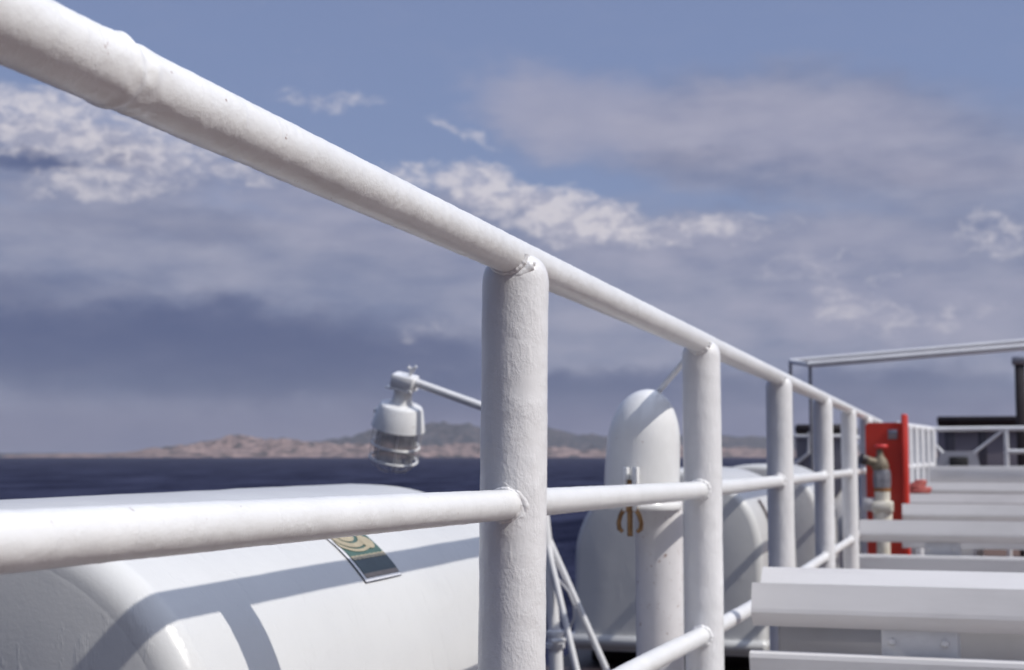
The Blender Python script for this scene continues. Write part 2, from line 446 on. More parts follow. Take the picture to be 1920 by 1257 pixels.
def post_mesh(y, lean, fine):
    top = zt(y) + .004
    n = 72 if fine else 32
    prof = [(RP, 0)]
    zz = 0
    dz = .006 if fine else .08
    while zz + dz < top - .036: zz += dz; prof.append((RP, zz))
    for k in range(0, 11):
        a = k / 10 * math.pi / 2
        prof.append((RP * (math.cos(a) ** .62) if k < 10 else .002, top - .036 + .036 * math.sin(a)))
    def fn(t, h):
        q = (math.cos(2 * math.pi * t) * RP, math.sin(2 * math.pi * t) * RP + y, h)
        return (.0006 * nz(q, 40, 3) + .00035 * nz((q[0] * 1.6, q[1] * 1.6, q[2] * .7), 190, 6) + .0005 * nz(q, 12, 9)) if fine else .0005 * nz(q, 30, 3)
    b = MB(); b.lathe((0, 0, 0), prof, n, fn=fn)
    for v in b.v: v.x += -D - lean * (top - v.z); v.y += y
    return b
def weld(y, zf, r, lean, top, seed, side=-1, big=1.0):
    b = MB(); pts, rad = [], []
    N = 60
    z0 = zf(y)
    for k in range(N + 1):
        a = 2 * math.pi * k / N if zf is not zt else math.pi * (1.02 + .96 * k / N)
        x = r * math.cos(a); z = r * math.sin(a)
        yy = side * math.sqrt(max(RP * RP - x * x, 0))
        w = nz((math.cos(a) * 3, math.sin(a) * 3, seed), 1.6, seed) + .6 * nz((math.cos(a) * 9, math.sin(a) * 6, seed), 1.2, seed)
        pts.append((-D + x * 1.02 - lean * (zt(y) + .004 - z0), y + yy - side * .0004, z0 + z * 1.02))
        rad.append(max(.0015, (.0036 + .0013 * w) * big))
    b.tube(pts, rad, 10, cap=False); return b
LEAN = {1: .010, 2: -.001}
for i, y in enumerate(PY):
    p_ = part(post_mesh(y, LEAN.get(i, 0), i in (1, 2)), 'post', POSTPAINT, railing, angle=70)
    if 1 <= i <= 5:
        ln = LEAN.get(i, 0)
        for q, (zf, r, sd_) in enumerate(((zt, RT, 10), (zm, RM, 20), (zl, RM, 30))):
            for side in (-1, 1):
                w = weld(y, zf, r, ln, zt(y), i * 3.1 + sd_, side, 1.0 if i == 1 else 1.7)
                if side == -1 or q: part(w, 'weld_bead', POSTPAINT, p_, angle=70)
        if i == 1:      # lumps of weld spatter above and below the middle rail joint
            def on_post(u, v):
                d = ray(u, v)
                for k in range(600):
                    pt = C0 + d * ((3.0 * D + k * .001) / d.y)
                    if (pt.x + D + .010 * (zt(y) - pt.z)) ** 2 + (pt.y - y) ** 2 < RP ** 2: return pt
                return pt
            for run in (((930, 897, .003), (937, 900, .0068), (946, 908, .0048), (955, 916, .0066), (967, 926, .0078), (977, 938, .0074), (983, 950, .006), (983, 961, .004), (976, 969, .0050), (967, 974, .0036), (958, 978, .001)),
                        ((940, 523, .001), (958, 520, .0034), (972, 514, .0052), (982, 506, .0074), (989, 499, .0090), (995, 497, .0080), (999, 500, .004))):
                pts = [on_post(u, v) for u, v, r_ in run]; rad = [r_ * 1.5 for u, v, r_ in run]
                pts = [q_ + Vector((0, 1, 0)) * r_ * .55 for q_, r_ in zip(pts, rad)]
                P2, R2 = [], []
                for k in range(len(pts) - 1):
                    for j in range(6):
                        t_ = j / 6; P2.append(pts[k].lerp(pts[k + 1], t_)); R2.append((rad[k] * (1 - t_) + rad[k + 1] * t_) * .62)
                P2.append(pts[-1]); R2.append(rad[-1] * .62)
                b = MB(); b.tube(P2, R2, 14, fn=lambda i_, j_, p: .0006 * nz(p, 90, 4))
                part(b, 'weld_bead', POSTPAINT, p_, angle=80)
# run of rail that turns inboard, then crosses the deck
K0 = Vector((-D, YE, 0)); YC = 13.4
KC = P(1746, 805, YC)
ztc = KC.z; dzr = .60 * D
side_rail = thing('railing', (K0.x, K0.y, 0), 'white far railing of close upright posts just right of red hose box', 'railing')
def seg(a, b, r, nm, par, m=WHITE_FAR, n=12): x = MB(); x.tube([a, b], r, n); return part(x, nm, m, par)
A = Vector((K0.x + .10, K0.y + .6, 0)); B = Vector((KC.x, KC.y, 0))
for nm, za, zb in (('top_rail', zt(9), ztc), ('middle_rail', zm(9), ztc - .325), ('lower_rail', zl(9), ztc - .65)):
    seg((A.x, A.y, za), (B.x, B.y, zb), RT, nm, side_rail)
for k in range(7):
    t = k / 6; p = A.lerp(B, t)
    x = MB(); x.lathe((p.x, p.y, 0), [(RP * .85, 0), (RP * .85, zt(9) + (ztc - zt(9)) * t - .01), (.004, zt(9) + (ztc - zt(9)) * t + .015)], 20)
    part(x, 'post', WHITE_FAR, side_rail)
cross = thing('railing', (KC.x, KC.y + .05, 0), 'white railing crossing the far end of the deck with slanted braces', 'railing')
XR = 4.0
yC = YC + .08
seg((KC.x, yC, ztc), (XR, yC, ztc + .015), .022, 'top_rail', cross)
zmid = P(1900, 847, yC).z
p85 = P(1886, 800, yC)
seg((p85.x, yC, zmid), (XR, yC, zmid), .02, 'middle_rail', cross)
for x0 in (p85.x, p85.x + 1.3, p85.x + 2.6):
    x = MB(); x.lathe((x0, yC, 0), [(.022, 0), (.022, ztc - .01), (.004, ztc + .01)], 18); part(x, 'post', WHITE_FAR, cross)
seg(P(1748, 829, yC), P(1768, 850, yC), .015, 'brace', cross)
seg(P(1826, 850, yC), P(1882, 806, yC), .015, 'brace', cross)

# ------------------------------------------------------------------ life raft canisters
CLAT, CA, CB = 2.5 * D, .88 * D, .83 * D
ZC, ZBASE, NEXP = EYE - .955 * D, .075, 2.45
def arch(a, inset=0.0):                    # a: 0 inboard base .. 1 outboard base, through the crown
    A_, B_ = CA - inset, CB - inset
    h = ZC - ZBASE
    L1 = h; L2 = math.pi * (A_ + B_) / 2 * .98; T = 2 * L1 + L2
    s = a * T
    if s < L1: return (A_ * (1 + .03 * (1 - s / L1)), ZBASE + s)
    if s > L1 + L2: return (-A_ * .95 * (1 + .03 * (s - L1 - L2) / L1), ZC - (s - L1 - L2))
    w = (s - L1) / L2 * math.pi
    c, q = math.cos(w), math.sin(w)
    if c < 0: return (-A_ * .95 * abs(c) ** (2 / 2.0), ZC + B_ * abs(q) ** (2 / 2.0))
    return (A_ * abs(c) ** (2 / NEXP), ZC + B_ * abs(q) ** (2 / NEXP))
NA = 84
def canister(Y0, Y1, label, group='white life raft canisters along the ship side', sticker=False, rr=.045):
    t = thing('life_raft_canister', (-CLAT, (Y0 + Y1) / 2, 0), label, 'life raft', group)
    rings = []
    def ringat(y, inset, k=1.0, bulge=0):
        r = []
        for j in range(NA + 1):
            x, z = arch(j / NA, inset)
            zc_ = (ZBASE + ZC) / 2 + .1
            r.append((-CLAT + x * k, y, zc_ + (z - zc_) * k if k < 1 else z))
        return r
    prof = []
    for k in range(4): prof.append((Y0 - .004 * (1 - (k / 4) ** 2), rr, .02 + .965 * k / 3))
    for k in range(11):
        a = k / 10 * math.pi / 2
        prof.append((Y0 + rr * (1 - math.sin(a)), rr * (1 - math.sin(math.pi / 2 - a)) if False else rr * (1 - math.cos(math.pi / 2 - a)), 1.0))
    # near end: from the flat face round into the side
    near = prof[:4] + [(Y0 - .0003, rr, .995)] + [(Y0 + rr * (1 - math.cos(k / 10 * math.pi / 2)), rr * (1 - math.sin(k / 10 * math.pi / 2)), 1.0) for k in range(11)]
    mid = [(Y0 + rr + .004, 0, 1.0)] + [(Y0 + rr + (Y1 - Y0 - 2 * rr) * k / 20, 0, 1.0) for k in range(1, 20)] + [(Y1 - rr - .004, 0, 1.0)]
    far = [(Y0 + Y1 - y, i, k) for (y, i, k) in reversed(near)]
    b = MB(); b.rings([ringat(*q) for q in near + mid + far], cap=True)
    for v in b.v:
        d = .0015 * nz(v, 6, 3) + .0008 * nz(v, 22, 5); v.x += d; v.z += d; v.y += d * .5
    body = part(b, 'body', GEL, t, angle=50)
    b = MB()                                # moulded base flange
    for (w, z0, z1) in ((CA * 1.035, ZBASE + .02, ZBASE + .075),):
        b.box((-CLAT - w, Y0 - .03, z0), (-CLAT + w, Y1 + .03, z1), .015)
    part(b, 'base_flange', GEL, t)
    for yy in (Y0 + .3, Y1 - .3):
        b = MB(); b.box((-CLAT - CA * .9, yy - .05, -.01), (-CLAT + CA * .9, yy + .05, ZBASE + .02), .008); part(b, 'cradle', DARK, t)
    return t
can1 = canister(2.98 * D, 5.8 * D, 'large white life raft canister nearest the camera, with a green and gold sticker')
can2 = canister(12.75 * D, 15.6 * D, 'white life raft canister whose rounded end shows behind the second railing post')
can3 = canister(18.6 * D, 21.4 * D, 'white life raft canister farthest away, glimpsed between the third and fourth railing posts')
# strap on the second canister
b = MB(); p0 = []
for k in range(30):
    x, z = arch(.235 + .075 * k / 29); p0.append((x, z))
yk = 12.75 * D + .42
b.rings([[(-CLAT + x * 1.006, yk - .02, z + .004), (-CLAT + x * 1.006, yk + .02, z + .004), (-CLAT + x * 1.012, yk + .02, z + .008), (-CLAT + x * 1.012, yk - .02, z + .008)] for x, z in p0])
part(b, 'lashing_strap', simple('dark_webbing', (.05, .03, .03), (.10, .06, .055), 80, .8), can2)
# sticker: found by walking the sight lines to the canister skin
def on_canister(u, v):
    d = ray(u, v); best = None
    for k in range(0, 4000):
        Y = 2.98 * D + k * .0006
        p = C0 + d * (Y / d.y); x = p.x + CLAT
        if abs(x) < CA and p.z < ZC + CB * (1 - (abs(x) / CA) ** NEXP) ** (1 / NEXP): break
    # arch parameter
    lo = min(range(2000), key=lambda q: (arch(q / 2000 * .6)[0] - x) ** 2 + (arch(q / 2000 * .6)[1] - p.z) ** 2)
    return p.y, lo / 2000 * .6
q00, q10, q11 = on_canister(684, 1090), on_canister(749, 1077), on_canister(681, 1003)
SY0, SY1 = q00[0], q10[0]; SA0, SA1 = (q00[1] + q10[1]) / 2, q11[1] + .012
SKEW = (q11[0] - q10[0]) / (q11[1] - q10[1])
def st(u, w, lift):                         # sticker space (0..1, 0..1.) -> canister skin
    a = SA0 + (SA1 - SA0) * w
    y = SY0 + (SY1 - SY0) * u + SKEW * (a - SA0)
    x, z = arch(a); x2, z2 = arch(a + .002); n = Vector((-(z2 - z), 0, x2 - x)); n = -n if n.z < 0 else n; n.normalize()
    return Vector((-CLAT + x, y, z)) + n * lift
def st_grid(u0, u1, w0, w1, lift, nu=6, nw=14):
    b = MB(); b.rings([[st(u0 + (u1 - u0) * i / nu, w0 + (w1 - w0) * j / nw, lift) for i in range(nu + 1)] for j in range(nw + 1)], cap=False, close=False); return b
def st_band(cx, cy, r0, r1, a0, a1, lift, asp=1.0, n=40, clip=True):
    b = MB(); rows = []
    for k in range(n + 1):
        a = a0 + (a1 - a0) * k / n; row = []
        for q in range(5):
            r = r0 + (r1 - r0) * q / 4
            uu, ww = cx + r * math.cos(a), cy + r * asp * math.sin(a)
            if clip: uu = min(.97, max(.03, uu)); ww = min(.995, max(.40, ww))
            row.append(st(uu, ww, lift))
        rows.append(row)
    b.rings(rows, cap=False, close=False); return b
stk = part(st_grid(-.03, 1.015, -.035, 1.0, .0015), 'sticker', SDARK, can1)
part(st_grid(-.015, 1.0, -.022, 1.0, .0022), 'border', SWHITE, stk)
part(st_grid(.05, 1.0, .03, 1.0, .0028), 'green_field', GREEN, stk)
part(st_grid(.05, 1.0, .10, .335, .0033), 'dark_field', DGREEN, stk)
part(st_grid(.05, .98, .03, .10, .0033), 'tan_stripe', TAN, stk)
g_ = MB()
for bb in (st_band(.42, .80, .0, .20, 0, 2 * math.pi, .0038, .62), st_band(.45, .80, .26, .40, math.pi * .93, math.pi * 2.05, .0038, .62), st_band(.47, .79, .44, .52, math.pi * .95, math.pi * 1.75, .0038, .62),
           st_band(.80, .62, .0, .14, 0, 2 * math.pi, .0042, .9)):
    g_.add(bb.v, bb.f)
rows = []
for k in range(41):                         # scalloped gold strip
    u = .05 + .94 * k / 40; s = .012 * abs(math.sin(k * .62))
    rows.append([st(u, .345 - s, .0038), st(u, .40 + s, .0038)])
g_.rings(rows, cap=False, close=False)
part(g_, 'gold_emblem', GOLD, stk)

# ------------------------------------------------------------------ goose-neck vent with wing screw
VY = 3.43
vb = P(1237, 1100, VY); vx = vb.x
vent = thing('gooseneck_vent', (vx, VY, 0), 'white hooded vent pipe with round top standing behind the railing', 'vent')
rp = .0575
zm_ = P(1237, 948, VY).z
b = MB(); b.lathe((vx, VY, 0), [(rp * 1.5, -.01), (rp * 1.5, .012), (rp, .016), (rp, .2), (rp, .5), (rp, zm_ + .05)], 36); part(b, 'pipe', paint('white_pipe_paint', (.77, .75, .76), .4, .62), vent)
ztop = P(1215, 731, VY).z
hl, hr = P(1139, 930, VY).x, P(1277, 930, VY).x
hw = (hr - hl) / 2; hc = (hr + hl) / 2
b = MB(); rg = []
H = ztop - zm_
NH = 26
for k in range(NH + 1):
    t = k / NH
    if t < .52: sc = 1 - .035 * (t / .52) ** 2; z = zm_ + H * t
    else:
        a = (t - .52) / .48 * math.pi / 2; sc = .965 * math.cos(a) ** .95 if k < NH else .01; z = zm_ + H * (.52 + .48 * math.sin(a))
    n = 44
    sh = .019 * t * t
    rg.append([(hc + sh + hw * sc * math.cos(2 * math.pi * j / n), VY - .025 + hw * 1.12 * sc * math.sin(2 * math.pi * j / n), z) for j in range(n)])
b.rings(rg); hood = part(b, 'hood', VENTPAINT, vent, angle=60)
b = MB(); b.rings([[(hc + hw * f * math.cos(2 * math.pi * j / 40), VY - .025 + hw * f * 1.12 * math.sin(2 * math.pi * j / 40), zm_ + dz) for j in range(40)] for f, dz in ((1.03, -.008), (1.05, -.004), (1.05, .004), (1.02, .008))])
part(b, 'mouth_rim', VENTPAINT, hood)
# clamp lug and bronze wing screw on the near side of the hood
wy = VY - .025 - hw * 1.12 - .03
wc = P(1181, 950, wy)
for du in (-9, 10):
    q = P(1181 + du, 950, wy)
    b = MB(); b.box((q.x - .005, wy - .012, zm_ - .008), (q.x + .005, wy + .03, P(1181, 876, wy).z), .003); part(b, 'clamp_lug', VENTPAINT, vent)
b = MB(); zb_ = P(1181, 1006, wy).z
b.tube([(wc.x, wy, P(1181, 900, wy).z), (wc.x, wy, wc.z), (wc.x, wy, zb_)], [.006, .007, .0068], 12, fn=lambda i, j, p: 0)
b.lathe((wc.x, wy, wc.z - .012), [(.010, 0), (.012, .004), (.012, .016), (.010, .02)], 14)
for s in (-1, 1):
    pts = [(wc.x + s * .006, wy, wc.z - .002), (wc.x + s * .014, wy, wc.z - .006), (wc.x + s * .022, wy, wc.z - .020), (wc.x + s * .027, wy, wc.z - .038), (wc.x + s * .025, wy, wc.z - .052), (wc.x + s * .017, wy, wc.z - .059)]
    b.tube(pts, [.006, .006, .0055, .0055, .006, .0045], 10)
part(b, 'wing_screw', BRASS, vent)
b = MB(); a_, c_ = P(1234, 735, VY), LAT(1300, 658, D + RP - .006); b.tube([a_, c_], .0075, 10)
tag(b.build('stay_rod', GEARPAINT, origin=a_), 'thin grey rod slanting up from the vent hood behind the second post', 'rod')

# ------------------------------------------------------------------ swing-arm deck lamp
LY = 9.6 * D
def Q(u, v): return P(u, v, LY)
base_ = Q(1048, 1372); base_.z = -.01
lamp = thing('deck_lamp', base_, 'white caged deck lamp hanging from a slanted arm over the sea', 'lamp')
knob = Q(1041, 1200); elbow = Q(1002, 797)
b = MB(); b.tube([base_, knob], .026, 16); b.tube([knob, knob.lerp(elbow, .06), knob.lerp(elbow, .18), elbow], [.030, .022, .026, .021], 16)
b.lathe(base_, [(.07, 0), (.07, .02), (.03, .03)], 20)
part(b, 'pole', GEARPAINT, lamp)
b = MB()
for dz, r in ((-.02, .036), (.025, .034)): b.lathe(knob + Vector((0, 0, dz)), [(.02, -.012), (r, -.008), (r, .008), (.02, .012)], 18)
b.tube([knob + Vector((-.0, -.05, .0)), knob + Vector((.055, -.02, .004))], .009, 8); part(b, 'swivel_collar', GEARPAINT, lamp)
b = MB(); b.tube([elbow, Q(905, 763), Q(780, 718)], .0165, 14); b.lathe(elbow, [(0, -.03), (.028, -.02), (.03, 0), (.028, .02), (0, .03)], 16); part(b, 'arm', GEARPAINT, lamp)
ax = ((Q(757, 715) - Q(737, 850)).normalized() + (C0 - Q(745, 780)).normalized() * .24).normalized()       # lamp axis, slightly tilted
top_ = Q(762, 716); 
px_ = (Q(741, 780) - Q(740, 780)).length            # metres per photo pixel here
def lp(t, du=0.0): return top_ - ax * (t * px_) + Vector((du * px_, 0, 0))
side = Vector((1, 0, 0)); side = (side - ax * side.dot(ax)).normalized(); fwd = ax.cross(side)
from mathutils import Matrix
M = Matrix((side, fwd, ax)).transposed().to_4x4(); M.translation = lp(0, -3)
b = MB(); b.box((-21 * px_, -17 * px_, -11 * px_), (20 * px_, 17 * px_, 12 * px_), 2 * px_, M); b.box((-27 * px_, -19 * px_, -14 * px_), (20 * px_, 19 * px_, -11.2 * px_), 0, M)
b.tube([lp(-8, 5), lp(-22, 7)], .006, 8); b.lathe(lp(-20, 7), [(0, -.008), (.011, -.004), (.011, .004), (0, .008)], 10, axis=fwd)
b.tube([lp(-20, 7), lp(-27, -1)], .006, 8); b.tube([lp(-20, 7), lp(-27, 14)], .006, 8)
part(b, 'clamp', GEARPAINT, lamp)
c0 = lp(0, -3)
b = MB(); b.lathe(c0, [(17 * px_, -12.0 * px_), (16 * px_, -26.0 * px_), (19 * px_, -36.4 * px_), (22 * px_, -40.0 * px_), (36 * px_, -42.8 * px_), (39 * px_, -46.4 * px_), (46 * px_, -74.6 * px_), (48 * px_, -83.7 * px_), (45 * px_, -84.6 * px_), (30 * px_, -82.8 * px_)], 36, axis=ax)
part(b, 'cap', VENTPAINT, lamp)
b = MB(); b.lathe(c0, [(37 * px_, -82.8 * px_), (37 * px_, -136.5 * px_), (30 * px_, -148.3 * px_), (12 * px_, -153.8 * px_), (0, -154.7 * px_)], 36, axis=ax); part(b, 'glass', GLASS, lamp)
b = MB()
for h in (115, 141):
    pts = [c0 - ax * (h * px_) + (side * math.cos(2 * math.pi * k / 40) + fwd * math.sin(2 * math.pi * k / 40)) * 42 * px_ for k in range(41)]
    b.tube(pts, 2.2 * px_, 8, cap=False)
for k in range(8):
    a = 2 * math.pi * (k + .5) / 8; dr = side * math.cos(a) + fwd * math.sin(a)
    b.tube([c0 - ax * (82 * px_) + dr * 43 * px_, c0 - ax * (142 * px_) + dr * 42 * px_, c0 - ax * (156 * px_) + dr * 33 * px_, c0 - ax * (165 * px_) + dr * 8 * px_], 0.8 * px_, 6)
part(b, 'cage', VENTPAINT, lamp)
b = MB(); b.lathe(c0 - side * 44 * px_ - ax * 62 * px_, [(0, -.012), (.012, -.008), (.012, .008), (0, .012)], 12, axis=side)
part(b, 'latch', GEARPAINT, lamp)
# slanted stays of the lamp pole
apex = Q(1017, 985)
for (u, v, yo) in ((1114, 1372, -.10), (1192, 1372, .10)):
    f_ = P(u, v, LY + yo); f_.z = -.01
    b = MB(); b.tube([apex, f_], .0125, 12); b.lathe(f_, [(.03, 0), (.03, .015), (.012, .02)], 12); part(b, 'stay', GEARPAINT, lamp)
b = MB(); pts = [Q(1030, 1075), Q(1050, 1090), Q(1066, 1110), Q(1076, 1135), Q(1077, 1158), Q(1068, 1180), Q(1052, 1195)]
b.tube(pts, .0045, 8); part(b, 'cable', ROPE, lamp)

# ------------------------------------------------------------------ benches
def slat(prof, y, z, x0, x1):
    b = MB(); b.prism([(y + py, z + pz) for py, pz in prof], 'x', x0, x1); return b
A_P = [(.022, 0), (.030, -.004), (.012, -.060), (.016, -.068), (.042, -.090), (.036, -.098), (.006, -.073), (0, -.064)]
A_P = [(.024, 0), (.034, -.003), (.026, -.055), (.046, -.092), (.034, -.097), (.008, -.072), (.002, -.064), (.004, -.055)]
B_P = [(.012, 0), (.030, 0), (.036, -.10), (.020, -.10), (0, -.012), (.003, -.003)]
def bench(y, ztop, xl, xr, label, brk, group='pale grey slatted benches on the deck', seat=True):
    t = thing('bench', ((xl + xr) / 2, y, 0), label, 'bench', group)
    part(slat(A_P, y, ztop, xl, xr), 'top_slat', BENCH, t, smooth=False)
    part(slat(B_P, y - .012, ztop - .150, xl - .003, xr), 'lower_slat', BENCH, t, smooth=False)
    for (xa, xb) in brk:
        b = MB(); b.box((xa, y + .036, ztop - .36), (xb, y + .044, ztop - .03), .003)
        b.box((xb - .004, y + .044, ztop - .36), (xb + .004, y + .10, ztop - .03), .002)
        k = part(b, 'bracket', BRACKET, t)
        for xx in (xa + .022, xb - .028):
            b = MB(); b.lathe((xx, y + .036, ztop - .122), [(.0095, 0), (.0095, -.004), (.006, -.007), (0, -.0075)], 6, axis=(0, 1, 0))
            part(b, 'bolt_head', BRACKET, k)
    if seat:
        for q in range(3):
            b = MB(); b.box((xl, y - .16 - .13 * q, ztop - .33), (xr, y - .05 - .13 * q, ztop - .30), .01); part(b, 'seat_slat', BENCH, t)
    for xx in (xl + .35, (xl + xr) / 2, xr - .35):
        b = MB(); b.box((xx - .03, y + .05, 0), (xx + .03, y + .11, ztop - .06), .006); b.box((xx - .028, y - .40, ztop - .37), (xx + .028, y + .05, ztop - .332), .006); b.box((xx - .025, y - .38, 0), (xx + .025, y - .33, ztop - .372), .006)
        part(b, 'leg', BRACKET, t)
    return t
Y1_ = 6.0 * D
a1 = P(1407, 1094, Y1_)
XB = 1.75
bx = lambda u, v, y: P(u, v, y).x
bench(Y1_, a1.z, a1.x, a1.x + XB, 'pale grey slatted bench nearest the camera, cut off by the lower right corner', [(bx(1651, 1200, Y1_), bx(1797, 1200, Y1_)), (a1.x + 1.35, a1.x + 1.53)])
# reversed bench close behind the first one
Y1b = 6.75 * D
c1 = P(1430, 1063, Y1b)
t = thing('bench', (c1.x + .9, Y1b + .1, 0), 'pale grey bench back directly behind the nearest bench, only its sloping upper slat showing', 'bench', 'pale grey slatted benches on the deck')
C_P = [(.0, 0), (.008, -.004), (-.055, -.062), (-.060, -.10), (-.072, -.10), (-.068, -.058), (-.060, -.046)]
part(slat(C_P, Y1b, c1.z, c1.x, c1.x + XB), 'top_slat', BENCH, t, smooth=False)
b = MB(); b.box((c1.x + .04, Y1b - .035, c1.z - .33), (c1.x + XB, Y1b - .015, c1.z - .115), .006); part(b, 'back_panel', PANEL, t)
for xx in (c1.x + .35, c1.x + .9, c1.x + 1.4):
    b = MB(); b.box((xx - .03, Y1b - .012, 0), (xx + .03, Y1b + .04, c1.z - .09), .006); part(b, 'leg', BRACKET, t)
for q in range(3):
    b = MB(); b.box((c1.x, Y1b + .05 + .12 * q, c1.z - .34), (c1.x + XB, Y1b + .15 + .12 * q, c1.z - .31), .01); part(b, 'seat_slat', BENCH, t)
Y2_ = 12.0 * D
a2 = P(1611, 975, Y2_)
bench(Y2_, a2.z, a2.x, a2.x + XB, 'pale grey slatted bench standing in front of the brass hydrant and red hose box', [(bx(1733, 1030, Y2_), bx(1800, 1030, Y2_)), (a2.x + 1.4, a2.x + 1.55)])
Y3_ = 15.7 * D
a3 = P(1691, 945, Y3_)
bench(Y3_, a3.z, a3.x, a3.x + XB, 'pale grey slatted bench starting at the foot of the red hose box', [(bx(1762, 960, Y3_), bx(1822, 960, Y3_))])
Y4_ = 19.6 * D
a4 = P(1702, 926, Y4_)
bench(Y4_, a4.z, a4.x, a4.x + XB, 'pale grey slatted bench beside the small orange red hose coil', [(bx(1748, 938, Y4_), bx(1786, 938, Y4_))])
Y5_ = 22.6 * D
a5 = P(1714, 905, Y5_)
bench(Y5_, a5.z, a5.x, a5.x + XB, 'pale grey slatted bench second from the far end railing', [(bx(1800, 925, Y5_), bx(1830, 925, Y5_))])
Y6_ = YC - .55
a6 = P(1742, 874, Y6_)
t = thing('bench', (a6.x + 1.2, Y6_, 0), 'farthest pale grey bench, its tall plain back against the far railing', 'bench', 'pale grey slatted benches on the deck')
b = MB(); b.box((a6.x, Y6_, a6.z - .15), (a6.x + 3.2, Y6_ + .03, a6.z), .008); part(b, 'top_slat', BENCH, t)
b = MB(); b.box((a6.x - .12, Y6_ - .02, a6.z - .30), (a6.x + 3.2, Y6_ + .012, a6.z - .165), .008); part(b, 'lower_slat', BENCH, t)
for xx in (a6.x + .4, a6.x + 1.6, a6.x + 2.8):
    b = MB(); b.box((xx - .03, Y6_ + .035, 0), (xx + .03, Y6_ + .1, a6.z - .02), .006); part(b, 'leg', BRACKET, t)
b = MB(); b.box((a6.x - .1, Y6_ - .4, a6.z - .46), (a6.x + 3.2, Y6_ - .03, a6.z - .42), .01); part(b, 'seat', BENCH, t)

# ------------------------------------------------------------------ red hose box, hydrant, coil
BY = 16.6 * D
bl, brr, bt = P(1622, 793, BY), P(1692, 793, BY), P(1696, 777, BY)
hose_box = thing('hose_box', ((bl.x + brr.x) / 2, BY, 0), 'tall red fire hose box with a small grey plate beside the railing', 'hose box')
b = MB(); zt_ = bl.z; rC = .03
poly = [(bl.x, .06), (brr.x, .06), (brr.x, zt_)] + [(bl.x + rC * (1 - math.sin(k / 5 * math.pi / 2)), zt_ - rC * (1 - math.cos(k / 5 * math.pi / 2))) for k in range(6)]
b.prism(poly, 'y', BY, BY + .16); part(b, 'box_body', REDP, hose_box)
b = MB(); b.box((P(1690, 800, BY - .05).x, BY - .07, .06), (P(1701, 800, BY - .05).x, BY + .17, bt.z), .008); part(b, 'side_door', REDB if False else REDP, hose_box)
p1, p2 = P(1665, 824, BY - .004), P(1683, 806, BY - .004)
b = MB(); b.box((p1.x, BY - .006, p1.z), (p2.x, BY + .001, p2.z), .002); part(b, 'plate', STEEL, hose_box)
p1, p2 = P(1618, 958, BY - .03), P(1644, 934, BY - .03)
b = MB(); b.box((p1.x, BY - .05, p1.z), (p2.x, BY - .001, p2.z), .004); part(b, 'pipe_bracket', WHITE_FAR, hose_box)
b = MB(); b.box((bl.x + .02, BY + .02, 0), (brr.x - .02, BY + .14, .06)); part(b, 'plinth', DARK, hose_box)
HY = BY - .16
mp = (P(1657, 900, HY) - P(1656, 900, HY)).length
def hp(u, v): return P(u, v, HY)
hyd = thing('fire_hydrant', (hp(1656, 1000).x, HY, 0), 'brass fire hydrant valve on a cream pipe in front of red box', 'hydrant')
hx = hp(1656, 1000).x
def zz(v): return hp(1656, v).z
b = MB(); b.lathe((hx, HY, 0), [(.08, 0), (.08, .015), (13 * mp, .02), (13 * mp, zz(978)), (18 * mp, zz(975)), (18 * mp, zz(955)), (14 * mp, zz(950)), (15 * mp, zz(922))], 24); part(b, 'riser_pipe', CREAM, hyd)
b = MB(); b.box((hx - 20 * mp, HY - 19 * mp, zz(962)), (hx + 20 * mp, HY + 19 * mp, zz(940)), .01); part(b, 'flange', CREAM, hyd)
b = MB(); b.lathe((hx, HY, 0), [(15 * mp, zz(922)), (16 * mp, zz(920)), (16 * mp, zz(916)), (15 * mp, zz(915))], 24); part(b, 'rust_ring', simple('rusty_ring', (.25, .10, .03), (.36, .17, .06), 60, .8), hyd)
b = MB(); b.lathe((hx, HY, 0), [(16 * mp, zz(915)), (17 * mp, zz(905)), (17 * mp, zz(890)), (15 * mp, zz(881))], 24); part(b, 'coupling', STEEL, hyd)
b = MB(); b.lathe((hx - 3 * mp, HY, 0), [(15 * mp, zz(882)), (17 * mp, zz(874)), (13 * mp, zz(862)), (7 * mp, zz(855)), (5.5 * mp, zz(842))], 24)
b.tube([(hx - 2 * mp, HY, zz(870)), (hx - 20 * mp, HY - .03, zz(866)), (hx - 32 * mp, HY - .05, zz(862))], [10 * mp, 8.5 * mp, 9 * mp], 18)
part(b, 'valve_body', VERDI, hyd)
b = MB(); b.tube([(hx - 29 * mp, HY - .045, zz(863)), (hx - 38 * mp, HY - .06, zz(860))], 10.5 * mp, 18); part(b, 'outlet_cap', DARK, hyd)
b = MB(); b.tube([(hx - 3 * mp, HY, zz(846)), (hx - 1 * mp, HY, zz(838))], 4 * mp, 10)
pts = [(hx + (9 + 0) * 0 + math.cos(2 * math.pi * k / 24) * 10 * mp, HY + math.sin(2 * math.pi * k / 24) * 10 * mp, zz(837)) for k in range(25)]
b.tube(pts, 3 * mp, 8, cap=False)
for k in range(3):
    a = k * math.pi / 3; b.tube([(hx - math.cos(a) * 10 * mp, HY - math.sin(a) * 10 * mp, zz(837)), (hx + math.cos(a) * 10 * mp, HY + math.sin(a) * 10 * mp, zz(837))], 2 * mp, 6)
part(b, 'handwheel', REDB, hyd)
cy = Y4_ + .55; cc = P(1722, 914, cy)
b = MB()
for k in range(5):
    pts = [(cc.x + (.075 - .011 * k) * math.cos(2 * math.pi * j / 36) + .02 * math.sin(k * 2.1), cy + (.07 - .009 * k) * math.sin(2 * math.pi * j / 36), cc.z - .03 + .022 * k * .8) for j in range(37)]
    b.tube(pts, .016, 8, cap=False)
coil = b
